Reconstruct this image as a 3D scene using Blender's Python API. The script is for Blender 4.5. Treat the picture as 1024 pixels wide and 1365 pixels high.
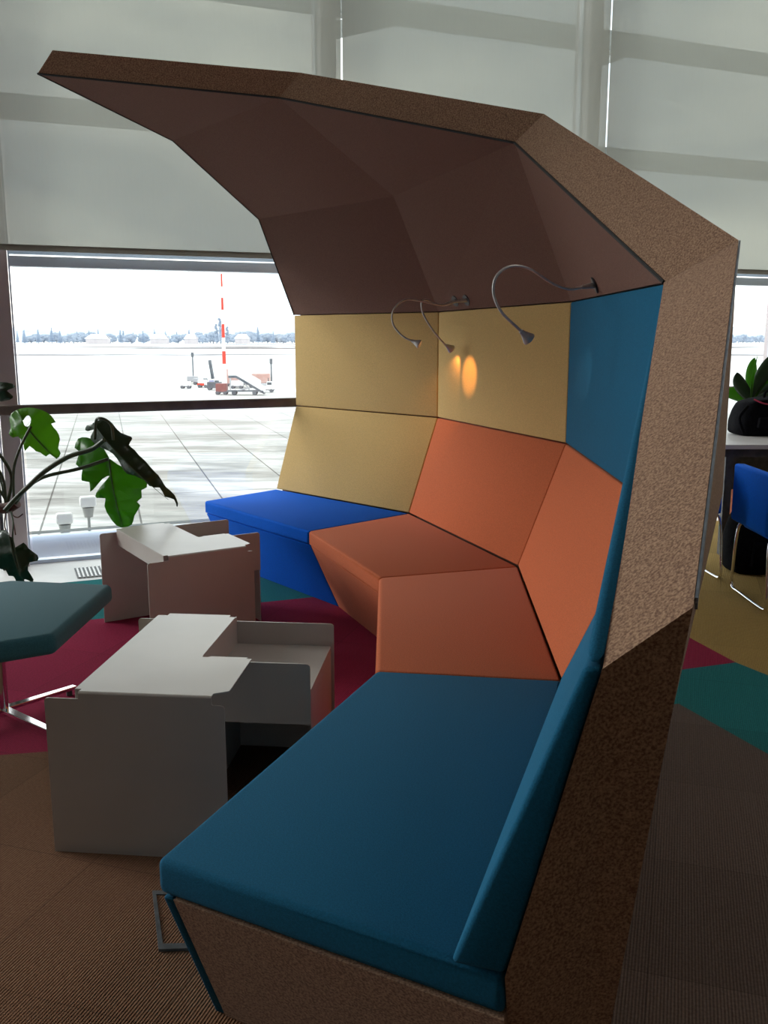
import bpy, bmesh, math, random
from mathutils import Vector as V, Matrix
random.seed(7)
S = bpy.context.scene
for o in list(bpy.data.objects): bpy.data.objects.remove(o)
COL = S.collection

# ------------------------------------------------------------------ camera
cd = bpy.data.cameras.new('camera'); cam = bpy.data.objects.new('camera', cd); COL.objects.link(cam)
cd.sensor_fit = 'VERTICAL'; cd.sensor_height = 36; cd.sensor_width = 27; cd.lens = 36*1233/1365
cd.clip_end = 8000; cd.clip_start = .02
cam.location = (0, 0, 1.45); cam.rotation_euler = (math.radians(90-10.8), 0, 0)
S.camera = cam
S.view_settings.view_transform = 'Standard'; S.view_settings.look = 'None'
S.view_settings.exposure = 0.36; S.view_settings.gamma = 1.0; S.view_settings.use_curve_mapping = False

# ------------------------------------------------------------------ world: bright overcast sky
W = bpy.data.worlds.new('sky'); S.world = W; W.use_nodes = True
nt = W.node_tree; nt.nodes.clear()
wo = nt.nodes.new('ShaderNodeOutputWorld'); bg = nt.nodes.new('ShaderNodeBackground')
tc = nt.nodes.new('ShaderNodeTexCoord'); mp = nt.nodes.new('ShaderNodeMapping'); mp.inputs['Scale'].default_value = (1.0, 1.0, 2.6)
no = nt.nodes.new('ShaderNodeTexNoise'); no.inputs['Scale'].default_value = 3.2; no.inputs['Detail'].default_value = 6
cr = nt.nodes.new('ShaderNodeValToRGB')
cr.color_ramp.elements[0].position = .42; cr.color_ramp.elements[0].color = (.84, .92, 1.0, 1)
cr.color_ramp.elements[1].position = .70; cr.color_ramp.elements[1].color = (2.3, 2.25, 2.0, 1)
nt.links.new(tc.outputs['Generated'], mp.inputs['Vector']); nt.links.new(mp.outputs['Vector'], no.inputs['Vector'])
nt.links.new(no.outputs['Fac'], cr.inputs['Fac']); nt.links.new(cr.outputs['Color'], bg.inputs['Color'])
bg.inputs['Strength'].default_value = 1.4
nt.links.new(bg.outputs['Background'], wo.inputs['Surface'])

# window line of the building: direction D, outward normal N, origin O
D = V((.925, .38, 0)).normalized(); N = V((-D.y, D.x, 0)); O = V((-1.9, 5.93, 0))
def wp(s, z=0, off=0): return O + D*s + N*off + V((0, 0, z))
WANG = math.atan2(D.y, D.x)

def area(name, loc, size, power, color, rot=(0, 0, 0), portal=False):
    l = bpy.data.lights.new(name, 'AREA'); l.shape = 'RECTANGLE'; l.size, l.size_y = size
    l.energy = power; l.color = color
    if portal: l.cycles.is_portal = True
    o = bpy.data.objects.new(name, l); COL.objects.link(o); o.location = loc; o.rotation_euler = rot
    return o
# daylight portals over the glass
area('window_portal', wp(1.2, 2.3, .35), (22, 4.6), 1, (1, 1, 1), (math.radians(90), 0, WANG), True)
# hazy low sun, veiled by the cloud, coming in from the left
sl = bpy.data.lights.new('veiled_sun', 'SUN'); sl.energy = 1.95; sl.angle = math.radians(22); sl.color = (1, .97, .92)
so = bpy.data.objects.new('veiled_sun', sl); COL.objects.link(so); so.rotation_euler = V((-.90, .33, .30)).to_track_quat('Z', 'Y').to_euler()
# overhead fill light added at the unseen ceiling
area('overhead_fill', (2.9, 2.2, 4.45), (1.2, 1.2), 22, (1, .93, .86))

# ------------------------------------------------------------------ helpers
def tag(o, label=None, cat=None, group=None, kind=None):
    if label: o['label'] = label
    if cat: o['category'] = cat
    if group: o['group'] = group
    if kind: o['kind'] = kind
    return o
def empty(name, loc=(0, 0, 0), rz=0, **k):
    o = bpy.data.objects.new(name, None); COL.objects.link(o); o.location = loc; o.rotation_euler = (0, 0, rz)
    o.empty_display_size = .1
    return tag(o, **k)
def link(name, bm, mats, parent=None, smooth=False, **k):
    me = bpy.data.meshes.new(name); bmesh.ops.recalc_face_normals(bm, faces=bm.faces) if k.pop('recalc', True) else None
    bm.to_mesh(me); bm.free()
    for m in (mats if isinstance(mats, (list, tuple)) else [mats]): me.materials.append(m)
    o = bpy.data.objects.new(name, me); COL.objects.link(o)
    if parent: o.parent = parent
    if smooth:
        for p in me.polygons: p.use_smooth = True
        me.set_sharp_from_angle(angle=math.radians(smooth if smooth is not True else 40))
    return tag(o, **k)
def copy_tree(o, parent=None):
    c = o.copy(); COL.objects.link(c)
    if parent: c.parent = parent
    for ch in list(o.children): copy_tree(ch, c)
    return c
def box(bm, c, s, rz=0, rx=0, ry=0, mi=0):
    r = bmesh.ops.create_cube(bm, size=1)
    M = Matrix.Translation(V(c)) @ Matrix.Rotation(rz, 4, 'Z') @ Matrix.Rotation(ry, 4, 'Y') @ Matrix.Rotation(rx, 4, 'X') @ Matrix.Diagonal((*s, 1))
    bmesh.ops.transform(bm, matrix=M, verts=r['verts'])
    for f in {f for v in r['verts'] for f in v.link_faces}: f.material_index = mi
    return r['verts']
def spline(pts, n=8):
    pts = [V(p) for p in pts]; out = []
    P = [pts[0]*2-pts[1]] + pts + [pts[-1]*2-pts[-2]]
    for i in range(1, len(P)-2):
        for j in range(n):
            t = j/n; a, b, c, d = P[i-1:i+3]
            out.append(.5*((2*b)+(c-a)*t+(2*a-5*b+4*c-d)*t*t+(3*b-a-3*c+d)*t**3))
    out.append(pts[-1]); return out
def tube(bm, pts, r, seg=8, flat=None, cap=True):
    pts = [V(p) for p in pts]; rings = []; up = None
    for i, p in enumerate(pts):
        t = (pts[min(i+1, len(pts)-1)]-pts[max(i-1, 0)]).normalized()
        if up is None: up = t.orthogonal().normalized() if flat is None else V(flat)
        up = (up - t*up.dot(t)).normalized(); s = t.cross(up)
        rr = r[i] if isinstance(r, (list, tuple)) else r
        rings.append([bm.verts.new(p + up*math.cos(a)*rr + s*math.sin(a)*rr) for a in [2*math.pi*k/seg for k in range(seg)]])
    for a, b in zip(rings, rings[1:]):
        for k in range(seg): bm.faces.new((a[k], a[(k+1) % seg], b[(k+1) % seg], b[k]))
    if cap: bm.faces.new(rings[0][::-1]); bm.faces.new(rings[-1])
def prism(bm, poly, vec, mi=0):
    a = [bm.verts.new(V(p)) for p in poly]; b = [bm.verts.new(V(p)+V(vec)) for p in poly]; n = len(a)
    fs = [bm.faces.new(a), bm.faces.new(b[::-1])] + [bm.faces.new((a[i], b[i], b[(i+1) % n], a[(i+1) % n])) for i in range(n)]
    for f in fs: f.material_index = mi
    return fs
def bevel(bm, r, seg=3):
    bmesh.ops.recalc_face_normals(bm, faces=bm.faces)
    bmesh.ops.bevel(bm, geom=list(bm.edges), offset=r, segments=seg, profile=.5, affect='EDGES', clamp_overlap=True)
def cushion(name, poly, vec, mat, parent, r=.014, gap=.001, front=None, **k):
    poly = [V(p) for p in poly]; c = sum(poly, V())/len(poly)
    poly = [p + (c-p).normalized()*gap for p in poly]
    bm = bmesh.new(); prism(bm, poly, vec)
    if front:
        bmesh.ops.recalc_face_normals(bm, faces=bm.faces)
        es = []
        for i0, i1 in front:
            A0, A1 = V(poly[i0]), V(poly[i1])
            on = lambda v: any(((v.co-q).cross(A1-A0)).length < 1e-4*(A1-A0).length+1e-5 for q in (A0, A0+V(vec)))
            es += [e for e in bm.edges if on(e.verts[0]) and on(e.verts[1]) and e not in es]
        bmesh.ops.bevel(bm, geom=es, offset=r*1.9, segments=5, profile=.5, affect='EDGES', clamp_overlap=True)
        es = [e for e in bm.edges if len(e.link_faces) == 2 and e.calc_face_angle(0) > math.radians(60)]
        bmesh.ops.bevel(bm, geom=es, offset=r*.9, segments=3, profile=.5, affect='EDGES', clamp_overlap=True)
    else: bevel(bm, r, 4)
    return link(name, bm, mat, parent, smooth=50, **k)

def hexa(name, a, b, mat, parent, r=.012, **k):
    bm = bmesh.new(); va = [bm.verts.new(p) for p in a]; vb = [bm.verts.new(p) for p in b]; n = len(a)
    bm.faces.new(va); bm.faces.new(vb[::-1])
    for i in range(n): bm.faces.new((va[i], vb[i], vb[(i+1) % n], va[(i+1) % n]))
    bevel(bm, r, 4)
    return link(name, bm, mat, parent, smooth=50, **k)

# ------------------------------------------------------------------ materials
def mat(name, col, rough=.6, metal=0, spec=.5, noise=None, bump=None, wave=None, sheen=0, coat=0, trans=None, wcol=None):
    m = bpy.data.materials.new(name); m.use_nodes = True; t = m.node_tree; b = t.nodes['Principled BSDF']
    b.inputs['Base Color'].default_value = (*col, 1); b.inputs['Roughness'].default_value = rough
    b.inputs['Metallic'].default_value = metal; b.inputs['Specular IOR Level'].default_value = spec
    b.inputs['Sheen Weight'].default_value = sheen; b.inputs['Coat Weight'].default_value = coat
    co = t.nodes.new('ShaderNodeTexCoord')
    if noise:                       # (scale, second colour, lo, hi[, detail])
        n = t.nodes.new('ShaderNodeTexNoise'); n.inputs['Scale'].default_value = noise[0]; n.inputs['Detail'].default_value = noise[4] if len(noise) > 4 else 4
        r = t.nodes.new('ShaderNodeValToRGB'); r.color_ramp.elements[0].position = noise[2]; r.color_ramp.elements[1].position = noise[3]
        r.color_ramp.elements[0].color = (*col, 1); r.color_ramp.elements[1].color = (*noise[1], 1)
        t.links.new(co.outputs['Object'], n.inputs['Vector']); t.links.new(n.outputs['Fac'], r.inputs['Fac']); t.links.new(r.outputs['Color'], b.inputs['Base Color'])
    if bump or wave:
        bp = t.nodes.new('ShaderNodeBump')
        if wave:
            n = t.nodes.new('ShaderNodeTexWave'); n.inputs['Scale'].default_value = wave[0]; n.inputs['Distortion'].default_value = wave[2] if len(wave) > 2 else .5; st = wave[1]
            n.inputs['Detail'].default_value = 1
        else:
            n = t.nodes.new('ShaderNodeTexNoise'); n.inputs['Scale'].default_value = bump[0]; st = bump[1]
            n.inputs['Detail'].default_value = 3
        bp.inputs['Strength'].default_value = st; bp.inputs['Distance'].default_value = .004
        t.links.new(co.outputs['Object'], n.inputs['Vector']); t.links.new(n.outputs['Fac'], bp.inputs['Height']); t.links.new(bp.outputs['Normal'], b.inputs['Normal'])
    if trans:                       # thin translucent leaf / cloth
        tr = t.nodes.new('ShaderNodeBsdfTranslucent'); tr.inputs['Color'].default_value = (*trans[0], 1)
        mx = t.nodes.new('ShaderNodeMixShader'); mx.inputs['Fac'].default_value = trans[1]
        t.links.new(b.outputs[0], mx.inputs[1]); t.links.new(tr.outputs[0], mx.inputs[2]); t.links.new(mx.outputs[0], t.nodes['Material Output'].inputs['Surface'])
    return m
def fabric(name, c, k=.8, sh=.08):
    return mat(name, c, .9, spec=.15, noise=(260, tuple(x*k for x in c), .35, .65, 2), bump=(420, .35), sheen=sh)
F_blue = fabric('royal_blue_fabric', (.0005, .15, .86), sh=0)
F_teal = fabric('petrol_blue_fabric', (.009, .125, .24), sh=.02)
F_orange = fabric('orange_fabric', (.66, .155, .058))
F_yellow = fabric('mustard_yellow_fabric', (.70, .46, .18))
F_stool = fabric('dark_petrol_fabric', (.050, .165, .205), sh=.15)
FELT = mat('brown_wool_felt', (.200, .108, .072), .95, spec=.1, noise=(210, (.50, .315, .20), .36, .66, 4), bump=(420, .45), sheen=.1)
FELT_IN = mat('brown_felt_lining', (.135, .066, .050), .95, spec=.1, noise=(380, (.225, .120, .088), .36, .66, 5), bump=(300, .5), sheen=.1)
BLACK = mat('black_piping', (.012, .011, .012), .7)
TRIM = mat('blue_grey_edge_trim', (.16, .19, .23), .55, noise=(40, (.24, .28, .32), .4, .7))
WHITE = mat('white_powder_coated_steel', (.55, .505, .46), .27, spec=.5, noise=(3, (.58, .535, .49), .4, .6), coat=.04)
CHROME = mat('chrome', (.75, .76, .78), .08, 1, noise=(5, (.80, .80, .82), .4, .6))
SILVER = mat('brushed_silver', (.62, .60, .59), .38, .6, noise=(30, (.52, .50, .49), .4, .6))
BULB = mat('lamp_lens', (.8, .8, .78), .2, noise=(8, (.7, .7, .7), .4, .6))
POST = mat('grey_painted_post', (.52, .45, .46), .45, noise=(4, (.56, .49, .50), .4, .6))
FRAME = mat('blue_grey_window_frame', (.62, .72, .86), .25, .1, noise=(3, (.68, .78, .92), .4, .6))
RAILM = mat('dark_wood_handrail', (.15, .115, .10), .35, noise=(12, (.19, .15, .13), .4, .6))
BOXM = mat('grey_box_frame', (.13, .14, .145), .5, .3, noise=(30, (.17, .18, .185), .4, .6))
WHITEF = mat('white_floor_strip', (.72, .71, .68), .4, noise=(5, (.78, .77, .75), .4, .6))
DARKM = mat('dark_metal', (.05, .05, .055), .5, noise=(20, (.08, .08, .085), .4, .6))
WALL = mat('wall_paint', (.36, .33, .30), .9, noise=(2, (.40, .37, .33), .4, .6))
CEIL = mat('ceiling_panels', (.78, .76, .74), .9, noise=(2, (.82, .80, .78), .4, .6))
def carpet(name, c, c2):
    m = mat(name, c, 1.0, spec=.05, noise=(130, c2, .35, .65, 3), sheen=.05)
    t = m.node_tree; b = t.nodes['Principled BSDF']; src = b.inputs['Base Color'].links[0].from_socket
    co = t.nodes.new('ShaderNodeTexCoord'); mpp = t.nodes.new('ShaderNodeMapping'); mpp.inputs['Rotation'].default_value = (0, 0, .31)
    br = t.nodes.new('ShaderNodeTexBrick'); br.offset = 0; br.inputs['Scale'].default_value = 1; br.inputs['Brick Width'].default_value = .5; br.inputs['Row Height'].default_value = .5
    br.inputs['Mortar Size'].default_value = .0015; br.inputs['Color1'].default_value = (1, 1, 1, 1); br.inputs['Color2'].default_value = (.80, .80, .80, 1); br.inputs['Mortar'].default_value = (.6, .6, .6, 1)
    wv = t.nodes.new('ShaderNodeTexWave'); wv.inputs['Scale'].default_value = 42; wv.inputs['Distortion'].default_value = .6
    wr = t.nodes.new('ShaderNodeValToRGB'); wr.color_ramp.elements[0].color = (.72, .72, .72, 1)
    mu = t.nodes.new('ShaderNodeMix'); mu.data_type = 'RGBA'; mu.blend_type = 'MULTIPLY'; mu.inputs[0].default_value = 1
    mu2 = t.nodes.new('ShaderNodeMix'); mu2.data_type = 'RGBA'; mu2.blend_type = 'MULTIPLY'; mu2.inputs[0].default_value = 1
    t.links.new(co.outputs['Object'], mpp.inputs['Vector']); t.links.new(mpp.outputs[0], br.inputs['Vector']); t.links.new(mpp.outputs[0], wv.inputs['Vector'])
    t.links.new(wv.outputs['Fac'], wr.inputs['Fac'])
    t.links.new(src, mu.inputs[6]); t.links.new(br.outputs['Color'], mu.inputs[7]); t.links.new(mu.outputs[2], mu2.inputs[6]); t.links.new(wr.outputs['Color'], mu2.inputs[7])
    t.links.new(mu2.outputs[2], b.inputs['Base Color'])
    bp = t.nodes.new('ShaderNodeBump'); bp.inputs['Strength'].default_value = .5; bp.inputs['Distance'].default_value = .004
    t.links.new(wv.outputs['Fac'], bp.inputs['Height']); t.links.new(bp.outputs['Normal'], b.inputs['Normal'])
    return m
C_brown = carpet('brown_carpet_tiles', (.215, .105, .057), (.285, .150, .085))
C_crim = carpet('crimson_carpet_tiles', (.33, .012, .060), (.42, .022, .085))
C_taupe = carpet('taupe_carpet_tiles', (.145, .102, .083), (.19, .14, .117))
C_teal = carpet('teal_carpet_tiles', (.012, .19, .205), (.02, .25, .26))
C_yel = carpet('yellow_carpet_tiles', (.44, .285, .085), (.56, .375, .125))
# glass
GLASS = bpy.data.materials.new('window_glass'); GLASS.use_nodes = True; t = GLASS.node_tree; t.nodes.remove(t.nodes['Principled BSDF'])
tr = t.nodes.new('ShaderNodeBsdfTransparent'); tr.inputs['Color'].default_value = (.93, .96, .97, 1); gl = t.nodes.new('ShaderNodeBsdfGlossy'); gl.inputs['Roughness'].default_value = .02
mx = t.nodes.new('ShaderNodeMixShader'); mx.inputs['Fac'].default_value = .05
t.links.new(tr.outputs[0], mx.inputs[1]); t.links.new(gl.outputs[0], mx.inputs[2]); t.links.new(mx.outputs[0], t.nodes['Material Output'].inputs['Surface'])
# roller shade: open-weave screen fabric that lets a little of the sky through
SHADE = bpy.data.materials.new('screen_fabric'); SHADE.use_nodes = True; t = SHADE.node_tree; b = t.nodes['Principled BSDF']
b.inputs['Base Color'].default_value = (.42, .42, .39, 1); b.inputs['Roughness'].default_value = .9
tl = t.nodes.new('ShaderNodeBsdfTranslucent'); tl.inputs['Color'].default_value = (.135, .142, .128, 1)
tp = t.nodes.new('ShaderNodeBsdfTransparent'); tp.inputs['Color'].default_value = (1, 1, .93, 1)
co = t.nodes.new('ShaderNodeTexCoord'); mpp = t.nodes.new('ShaderNodeMapping'); mpp.inputs['Scale'].default_value = (1, 1, .12)
n1 = t.nodes.new('ShaderNodeTexNoise'); n1.inputs['Scale'].default_value = 60; n1.inputs['Detail'].default_value = 2
rr = t.nodes.new('ShaderNodeMapRange'); rr.inputs[1].default_value = .3; rr.inputs[2].default_value = .7; rr.inputs[3].default_value = .055; rr.inputs[4].default_value = .07
m1 = t.nodes.new('ShaderNodeMixShader'); m1.inputs['Fac'].default_value = .5; m2 = t.nodes.new('ShaderNodeMixShader')
t.links.new(co.outputs['Object'], mpp.inputs[0]); t.links.new(mpp.outputs[0], n1.inputs['Vector']); t.links.new(n1.outputs['Fac'], rr.inputs[0]); t.links.new(rr.outputs[0], m2.inputs['Fac'])
ad = t.nodes.new('ShaderNodeAddShader')
t.links.new(b.outputs[0], ad.inputs[0]); t.links.new(tl.outputs[0], ad.inputs[1])
t.links.new(ad.outputs[0], m2.inputs[1]); t.links.new(tp.outputs[0], m2.inputs[2]); t.links.new(m2.outputs[0], t.nodes['Material Output'].inputs['Surface'])
HEM = mat('shade_hem', (.30, .28, .25), .6, noise=(20, (.34, .32, .29), .4, .6), trans=((.40, .38, .34), .6))

# ------------------------------------------------------------------ setting: floor, walls, ceiling
def wy(x): return O.y + (x-O.x)*D.y/D.x
def strip(x, off): # point on a line parallel to the window, off metres inside
    return (x, wy(x) - off/D.x)
polys = [
 (C_brown, [(-10.5, -5), (.6, -5), (.4, 1.6), (.9, 3.447), (-1.28, 3.05), (-7, 2.03), (-7, 2.6), strip(-7, .53), strip(-10.5, .53)]),
 (C_taupe, [(.6, -5), (9, -5), (3.6, 0), (2.5, 0), (1.355, 3.046), (1.182, 3.499), (.9, 3.447), (.4, 1.6)]),
 (C_teal, [(.9, 3.447), (1.182, 3.499), (1.355, 3.046), (2.5, 0), (3.6, 0), (1.669, 3.816), (1.589, 3.976), (1.331, 3.89), (.9, 3.745)]),
 (C_crim, [(-7, 2.03), (-1.28, 3.05), (.9, 3.447), (.9, 3.745), (1.331, 3.89), (1.589, 3.976), (1.503, 4.291), (1.2, 5.63), (-.439, 5.022), (-1.559, 4.603), (-7, 2.6)]),
 (C_teal, [(-7, 2.6), (-1.559, 4.603), (-.439, 5.022), (1.2, 5.63), strip(1.2, .53), strip(-7, .53)]),
 (C_yel, [(9, -5), strip(9, .53), strip(1.2, .53), (1.2, 5.63), (1.503, 4.291), (1.589, 3.976), (1.669, 3.816), (3.6, 0)]),
 (WHITEF, [strip(-10.5, .53), strip(-7, .53), strip(1.2, .53), strip(9, .53), strip(9, -.1), strip(-10.5, -.1)]),
]
bm = bmesh.new()
for i, (m, p) in enumerate(polys):
    f = bm.faces.new([bm.verts.new((x, y, 0)) for x, y in p]); f.material_index = i
    f.normal_update()
    if f.normal.z < 0: f.normal_flip()
r = bmesh.ops.extrude_face_region(bm, geom=[bm.faces.new([bm.verts.new((x, y, -.02)) for x, y in ((-10.5, -5), (9, -5), strip(9, -.1), strip(-10.5, -.1))])])
bmesh.ops.translate(bm, verts=[v for v in r['geom'] if isinstance(v, bmesh.types.BMVert)], vec=(0, 0, -.28))
link('floor', bm, [m for m, p in polys], kind='structure', recalc=False)
def slab(name, a, b, z0, z1, th, m):
    a = V((*a, 0)); b = V((*b, 0)); n = (b-a).normalized(); n = V((-n.y, n.x, 0))*th
    bm = bmesh.new(); prism(bm, [a+V((0, 0, z0)), b+V((0, 0, z0)), b+n+V((0, 0, z0)), a+n+V((0, 0, z0))], (0, 0, z1-z0)); link(name, bm, m, kind='structure')
slab('wall_back', (-10.5, -5), (9, -5), 0, 4.6, -.2, WALL)
slab('wall_left', (-10.5, -5), strip(-10.5, -.1), 0, 4.6, .2, WALL)
slab('wall_right', (9, -5), strip(9, -.1), 0, 4.6, -.2, WALL)
bm = bmesh.new(); prism(bm, [(-10.5, -5, 4.6), (9, -5, 4.6), (*strip(9, -.1), 4.6), (*strip(-10.5, -.1), 4.6)], (0, 0, .2)); link('ceiling', bm, CEIL, kind='structure')

# window posts and frames along the facade; spacing 2.055 m
SP = 2.055; S0 = -.385
posts = [S0 + SP*k for k in range(-4, 6)]; posts[4] = -.462; posts[5] = 1.645; posts[6] = 3.725
for k, s in enumerate(posts):
    bm = bmesh.new(); box(bm, wp(s, 2.3, .06), (.108, .20, 4.6), WANG); bevel(bm, .006, 2)
    link('trim_%d' % (k+1), bm, POST, kind='structure', smooth=True)
for k, (a, b) in enumerate(zip(posts, posts[1:])):
    w = b-a-.115; c = (a+b)/2
    root = empty('window_%d' % (k+1), wp(c, 0, .05), WANG, kind='structure')
    bm = bmesh.new()
    box(bm, (0, 0, 1.895), (w, .09, .062)); box(bm, (0, .03, 1.955), (w, .05, .03)); box(bm, (0, 0, .012), (w, .06, .024)); box(bm, (0, 0, 4.56), (w, .08, .08))
    box(bm, (-w/2+.005, .02, 2.3), (.010, .05, 4.5)); box(bm, (w/2-.005, .02, 2.3), (.010, .05, 4.5))
    link('window_frame', bm, FRAME, root)
    bm = bmesh.new(); box(bm, (0, .03, .95), (w-.05, .008, 1.84)); box(bm, (0, .03, 3.25), (w-.05, .008, 2.56))
    link('pane', bm, GLASS, root)

# roller shades
SH = ['leftmost pale grey roller shade, outside the frame beside the leftmost window post',
      'grey roller shade on the left, behind the pointed hood tip',
      'grey roller shade in the middle, above the hood between two posts',
      'grey roller shade on the right, above the hood and potted plant',
      'pale grey roller shade at the far right, outside the frame']
def roller(k):
    a, b = posts[k]+(-.03 if k == 4 else .066), posts[k+1]+(.054 if k != 3 else -.042); c = (a+b)/2; w = b-a
    root = empty('roller_shade', wp(c, 1.945, -.125), WANG, label=SH[k-3], cat='roller shade', group='roller shades over the window wall')
    bm = bmesh.new(); bm.faces.new([bm.verts.new(v) for v in ((-w/2, 0, .02), (w/2, 0, .02), (w/2, 0, 2.62), (-w/2, 0, 2.62))]); link('shade_fabric', bm, SHADE, root)
    bm = bmesh.new(); box(bm, (0, 0, .018), (w, .016, .036)); bevel(bm, .004, 2); link('hem_bar', bm, HEM, root)
    bm = bmesh.new(); tube(bm, [(-w/2, 0, 2.60), (w/2, 0, 2.60)], .035, 12); link('roller_tube', bm, SILVER, root, smooth=True)
for k in (3, 4, 5, 6): roller(k)

# handrail in front of the glass
root = empty('handrail', wp(0, 0, -.075), WANG, label='dark brown horizontal handrail crossing the window in front of the glass', cat='handrail')
bm = bmesh.new(); box(bm, (2.3, 0, 1.00), (9, .035, .064)); bevel(bm, .012, 3); link('rail', bm, RAILM, root, smooth=True)
for s in posts[3:8]:
    bm = bmesh.new(); tube(bm, [(s, 0, .98), (s, .05, .94), (s, .12, .94)], .008, 8); link('bracket', bm, SILVER, root, smooth=True)
bm = bmesh.new(); tube(bm, [(S0-.17, 0, 0), (S0-.17, 0, .98)], .012, 8); link('baluster', bm, DARKM, root, smooth=True)

# floor grille of the convector
root = empty('floor_grille', wp(.74, .001, -.335), WANG, label='long silver slatted air grille set in the white floor strip beneath the window', cat='floor grille')
bm = bmesh.new(); box(bm, (0, 0, .001), (1.78, .27, .002)); link('grille_tray', bm, DARKM, root)
bm = bmesh.new()
for i in range(74): box(bm, (-.875+i*.024, 0, .005), (.011, .262, .006))
link('slats', bm, SILVER, root)

# ------------------------------------------------------------------ the sofa with its felt hood
R = empty('hooded_sofa', (0, 0, 0), label='large faceted lounge sofa with brown felt hood, patchwork of blue, orange, yellow and teal cushions', cat='sofa')
OUT = [V((.7, .7, 0)), V((.85, .53, 0)), V((.99, .14, 0)), V((.98, -.18, 0)), V((.95, -.31, 0))]
P = [V((-.716, 6.05, .45)), V((.142, 5.20, .45)), V((.589, 3.96, .45)), V((.522, 2.59, .45)), V((.106, 1.33, .45))]
F = [V((-1.107, 5.60, .45)), V((-.394, 4.71, .45)), V((-.022, 3.77, .45)), V((-.027, 2.67, .45)), V((-.445, 1.64, .45))]
Cc = [V((-.60, 6.30, .98)), V((.31, 5.38, .98)), V((.80, 4.06, .98)), V((.75, 2.55, .98)), V((.288, 1.27, .98))]
T = [V((-.60, 6.30, 1.585)), V((.31, 5.38, 1.585)), V((.80, 4.06, 1.595)), V((.75, 2.55, 1.59))]
A = [V((-.794, 6.106, 2.174)), V((.052, 5.22, 2.187)), V((.537, 4.023, 2.229))]
B = [V((-1.226, 5.67, 2.56)), V((-.518, 4.864, 2.602))]
TIP = V((-1.788, 5.112, 2.777))
z = lambda v, h: V((v.x, v.y, h))
wd = [.06, .15, .17, .18, .15]
Cs = [c + o*.055 for c, o in zip(Cc, OUT)]; Ps = [p + o*.055 for p, o in zip(P, OUT)]; Ts = [t_ + o*.055 for t_, o in zip(T, OUT)]
Co = [z(c + o*w, 1.02) for c, o, w in zip(Cc, OUT, wd)]; Co[4] = V((.432, 1.245, 1.077)); Co[3] = V((.936, 2.52, 1.02)); Cs[4] = Cc[4]+OUT[4]*.027; Ps[4] = P[4]+OUT[4]*.09
To = [z(t_ + o*w, 1.70) for t_, o, w in zip(T, OUT, wd)]; To[3] = V((.887, 2.40, 1.684))
Ao = [A[0]+V((.08, .08, .11)), A[1]+V((.11, .07, .12)), V((.639, 3.93, 2.32))]
Bo = [B[0]+V((.08, .08, .12)), V((-.409, 4.82, 2.706))]
TIPo = V((-1.699, 5.10, 2.886))
BT = V((.31, .95, 0))*.16
Go = [z(P[0]+OUT[0]*.12, 0), z(P[1]+OUT[1]*.15, 0), z(P[2]+OUT[2]*.2, 0), V((.765, 2.50, 0)), V((.325, 1.30, 0))+BT]
Pf = [z(p, 0) for p in Ps]; Pf[4] = Pf[4]+BT
def faces(lst, name, m, parent, **k):
    bm = bmesh.new(); vs = {}
    def g(v):
        key = tuple(round(x, 4) for x in v)
        if key not in vs: vs[key] = bm.verts.new(v)
        return vs[key]
    for f in lst:
        mi = 0
        if isinstance(f[0], int): mi, f = f[0], f[1:]
        bm.faces.new([g(v) for v in f]).material_index = mi
    return link(name, bm, m, parent, **k)
L = []
for i in range(4):
    L += [(1, Pf[i], Pf[i+1], Ps[i+1], Ps[i]), (1, Ps[i], Ps[i+1], Cs[i+1], Cs[i]), (0, Go[i], Go[i+1], Co[i+1], Co[i]), (0, Pf[i], Pf[i+1], Go[i+1], Go[i])]
    if i < 3: L += [(1, Cs[i], Cs[i+1], Ts[i+1], Ts[i]), (0, Co[i], Co[i+1], To[i+1], To[i]), (1, Ts[i], Ts[i+1], T[i+1], T[i]), (0, T[i], T[i+1], To[i+1], To[i])]
L += [(1, Cs[3], Cs[4], Ts[3]), (1, Ts[3], Cs[4], T[3]), (0, Co[3], Co[4], To[3]), (0, Cs[4], T[3], To[3], Co[4]), (0, Pf[4], Ps[4], Cs[4], Co[4], Go[4]),
      (0, Pf[0], Ps[0], Cs[0], Co[0], Go[0]), (0, Cs[0], Ts[0], To[0], Co[0]), (0, Ts[0], T[0], To[0])]
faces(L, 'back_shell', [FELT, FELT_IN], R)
H = [(1, T[0], T[1], A[1], A[0]), (1, T[1], T[2], A[2], A[1]), (1, T[2], T[3], A[2]), (1, A[0], A[1], B[1], B[0]), (1, A[1], A[2], B[1]), (1, B[0], B[1], TIP),
     (0, To[0], To[1], Ao[1], Ao[0]), (0, To[1], To[2], Ao[2], Ao[1]), (0, To[2], To[3], Ao[2]), (0, Ao[0], Ao[1], Bo[1], Bo[0]), (0, Ao[1], Ao[2], Bo[1]), (0, Bo[0], Bo[1], TIPo),
     (0, T[3], A[2], Ao[2], To[3]), (0, A[2], B[1], Bo[1], Ao[2]), (0, B[1], TIP, TIPo, Bo[1]),
     (0, T[0], A[0], Ao[0], To[0]), (0, A[0], B[0], Bo[0], Ao[0]), (0, B[0], TIP, TIPo, Bo[0])]
H += [(0, T[i], T[i+1], To[i+1], To[i]) for i in range(3)]
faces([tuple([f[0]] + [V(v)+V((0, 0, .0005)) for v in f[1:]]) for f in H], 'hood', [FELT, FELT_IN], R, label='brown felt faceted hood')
bm = bmesh.new(); inn = V((-.004, -.004, -.004))
tube(bm, [T[3], A[2], B[1], TIP], .0055, 6); tube(bm, [TIP, B[0], A[0], T[0]], .004, 6)
link('hood_piping', bm, BLACK, R)
bm = bmesh.new()
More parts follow.
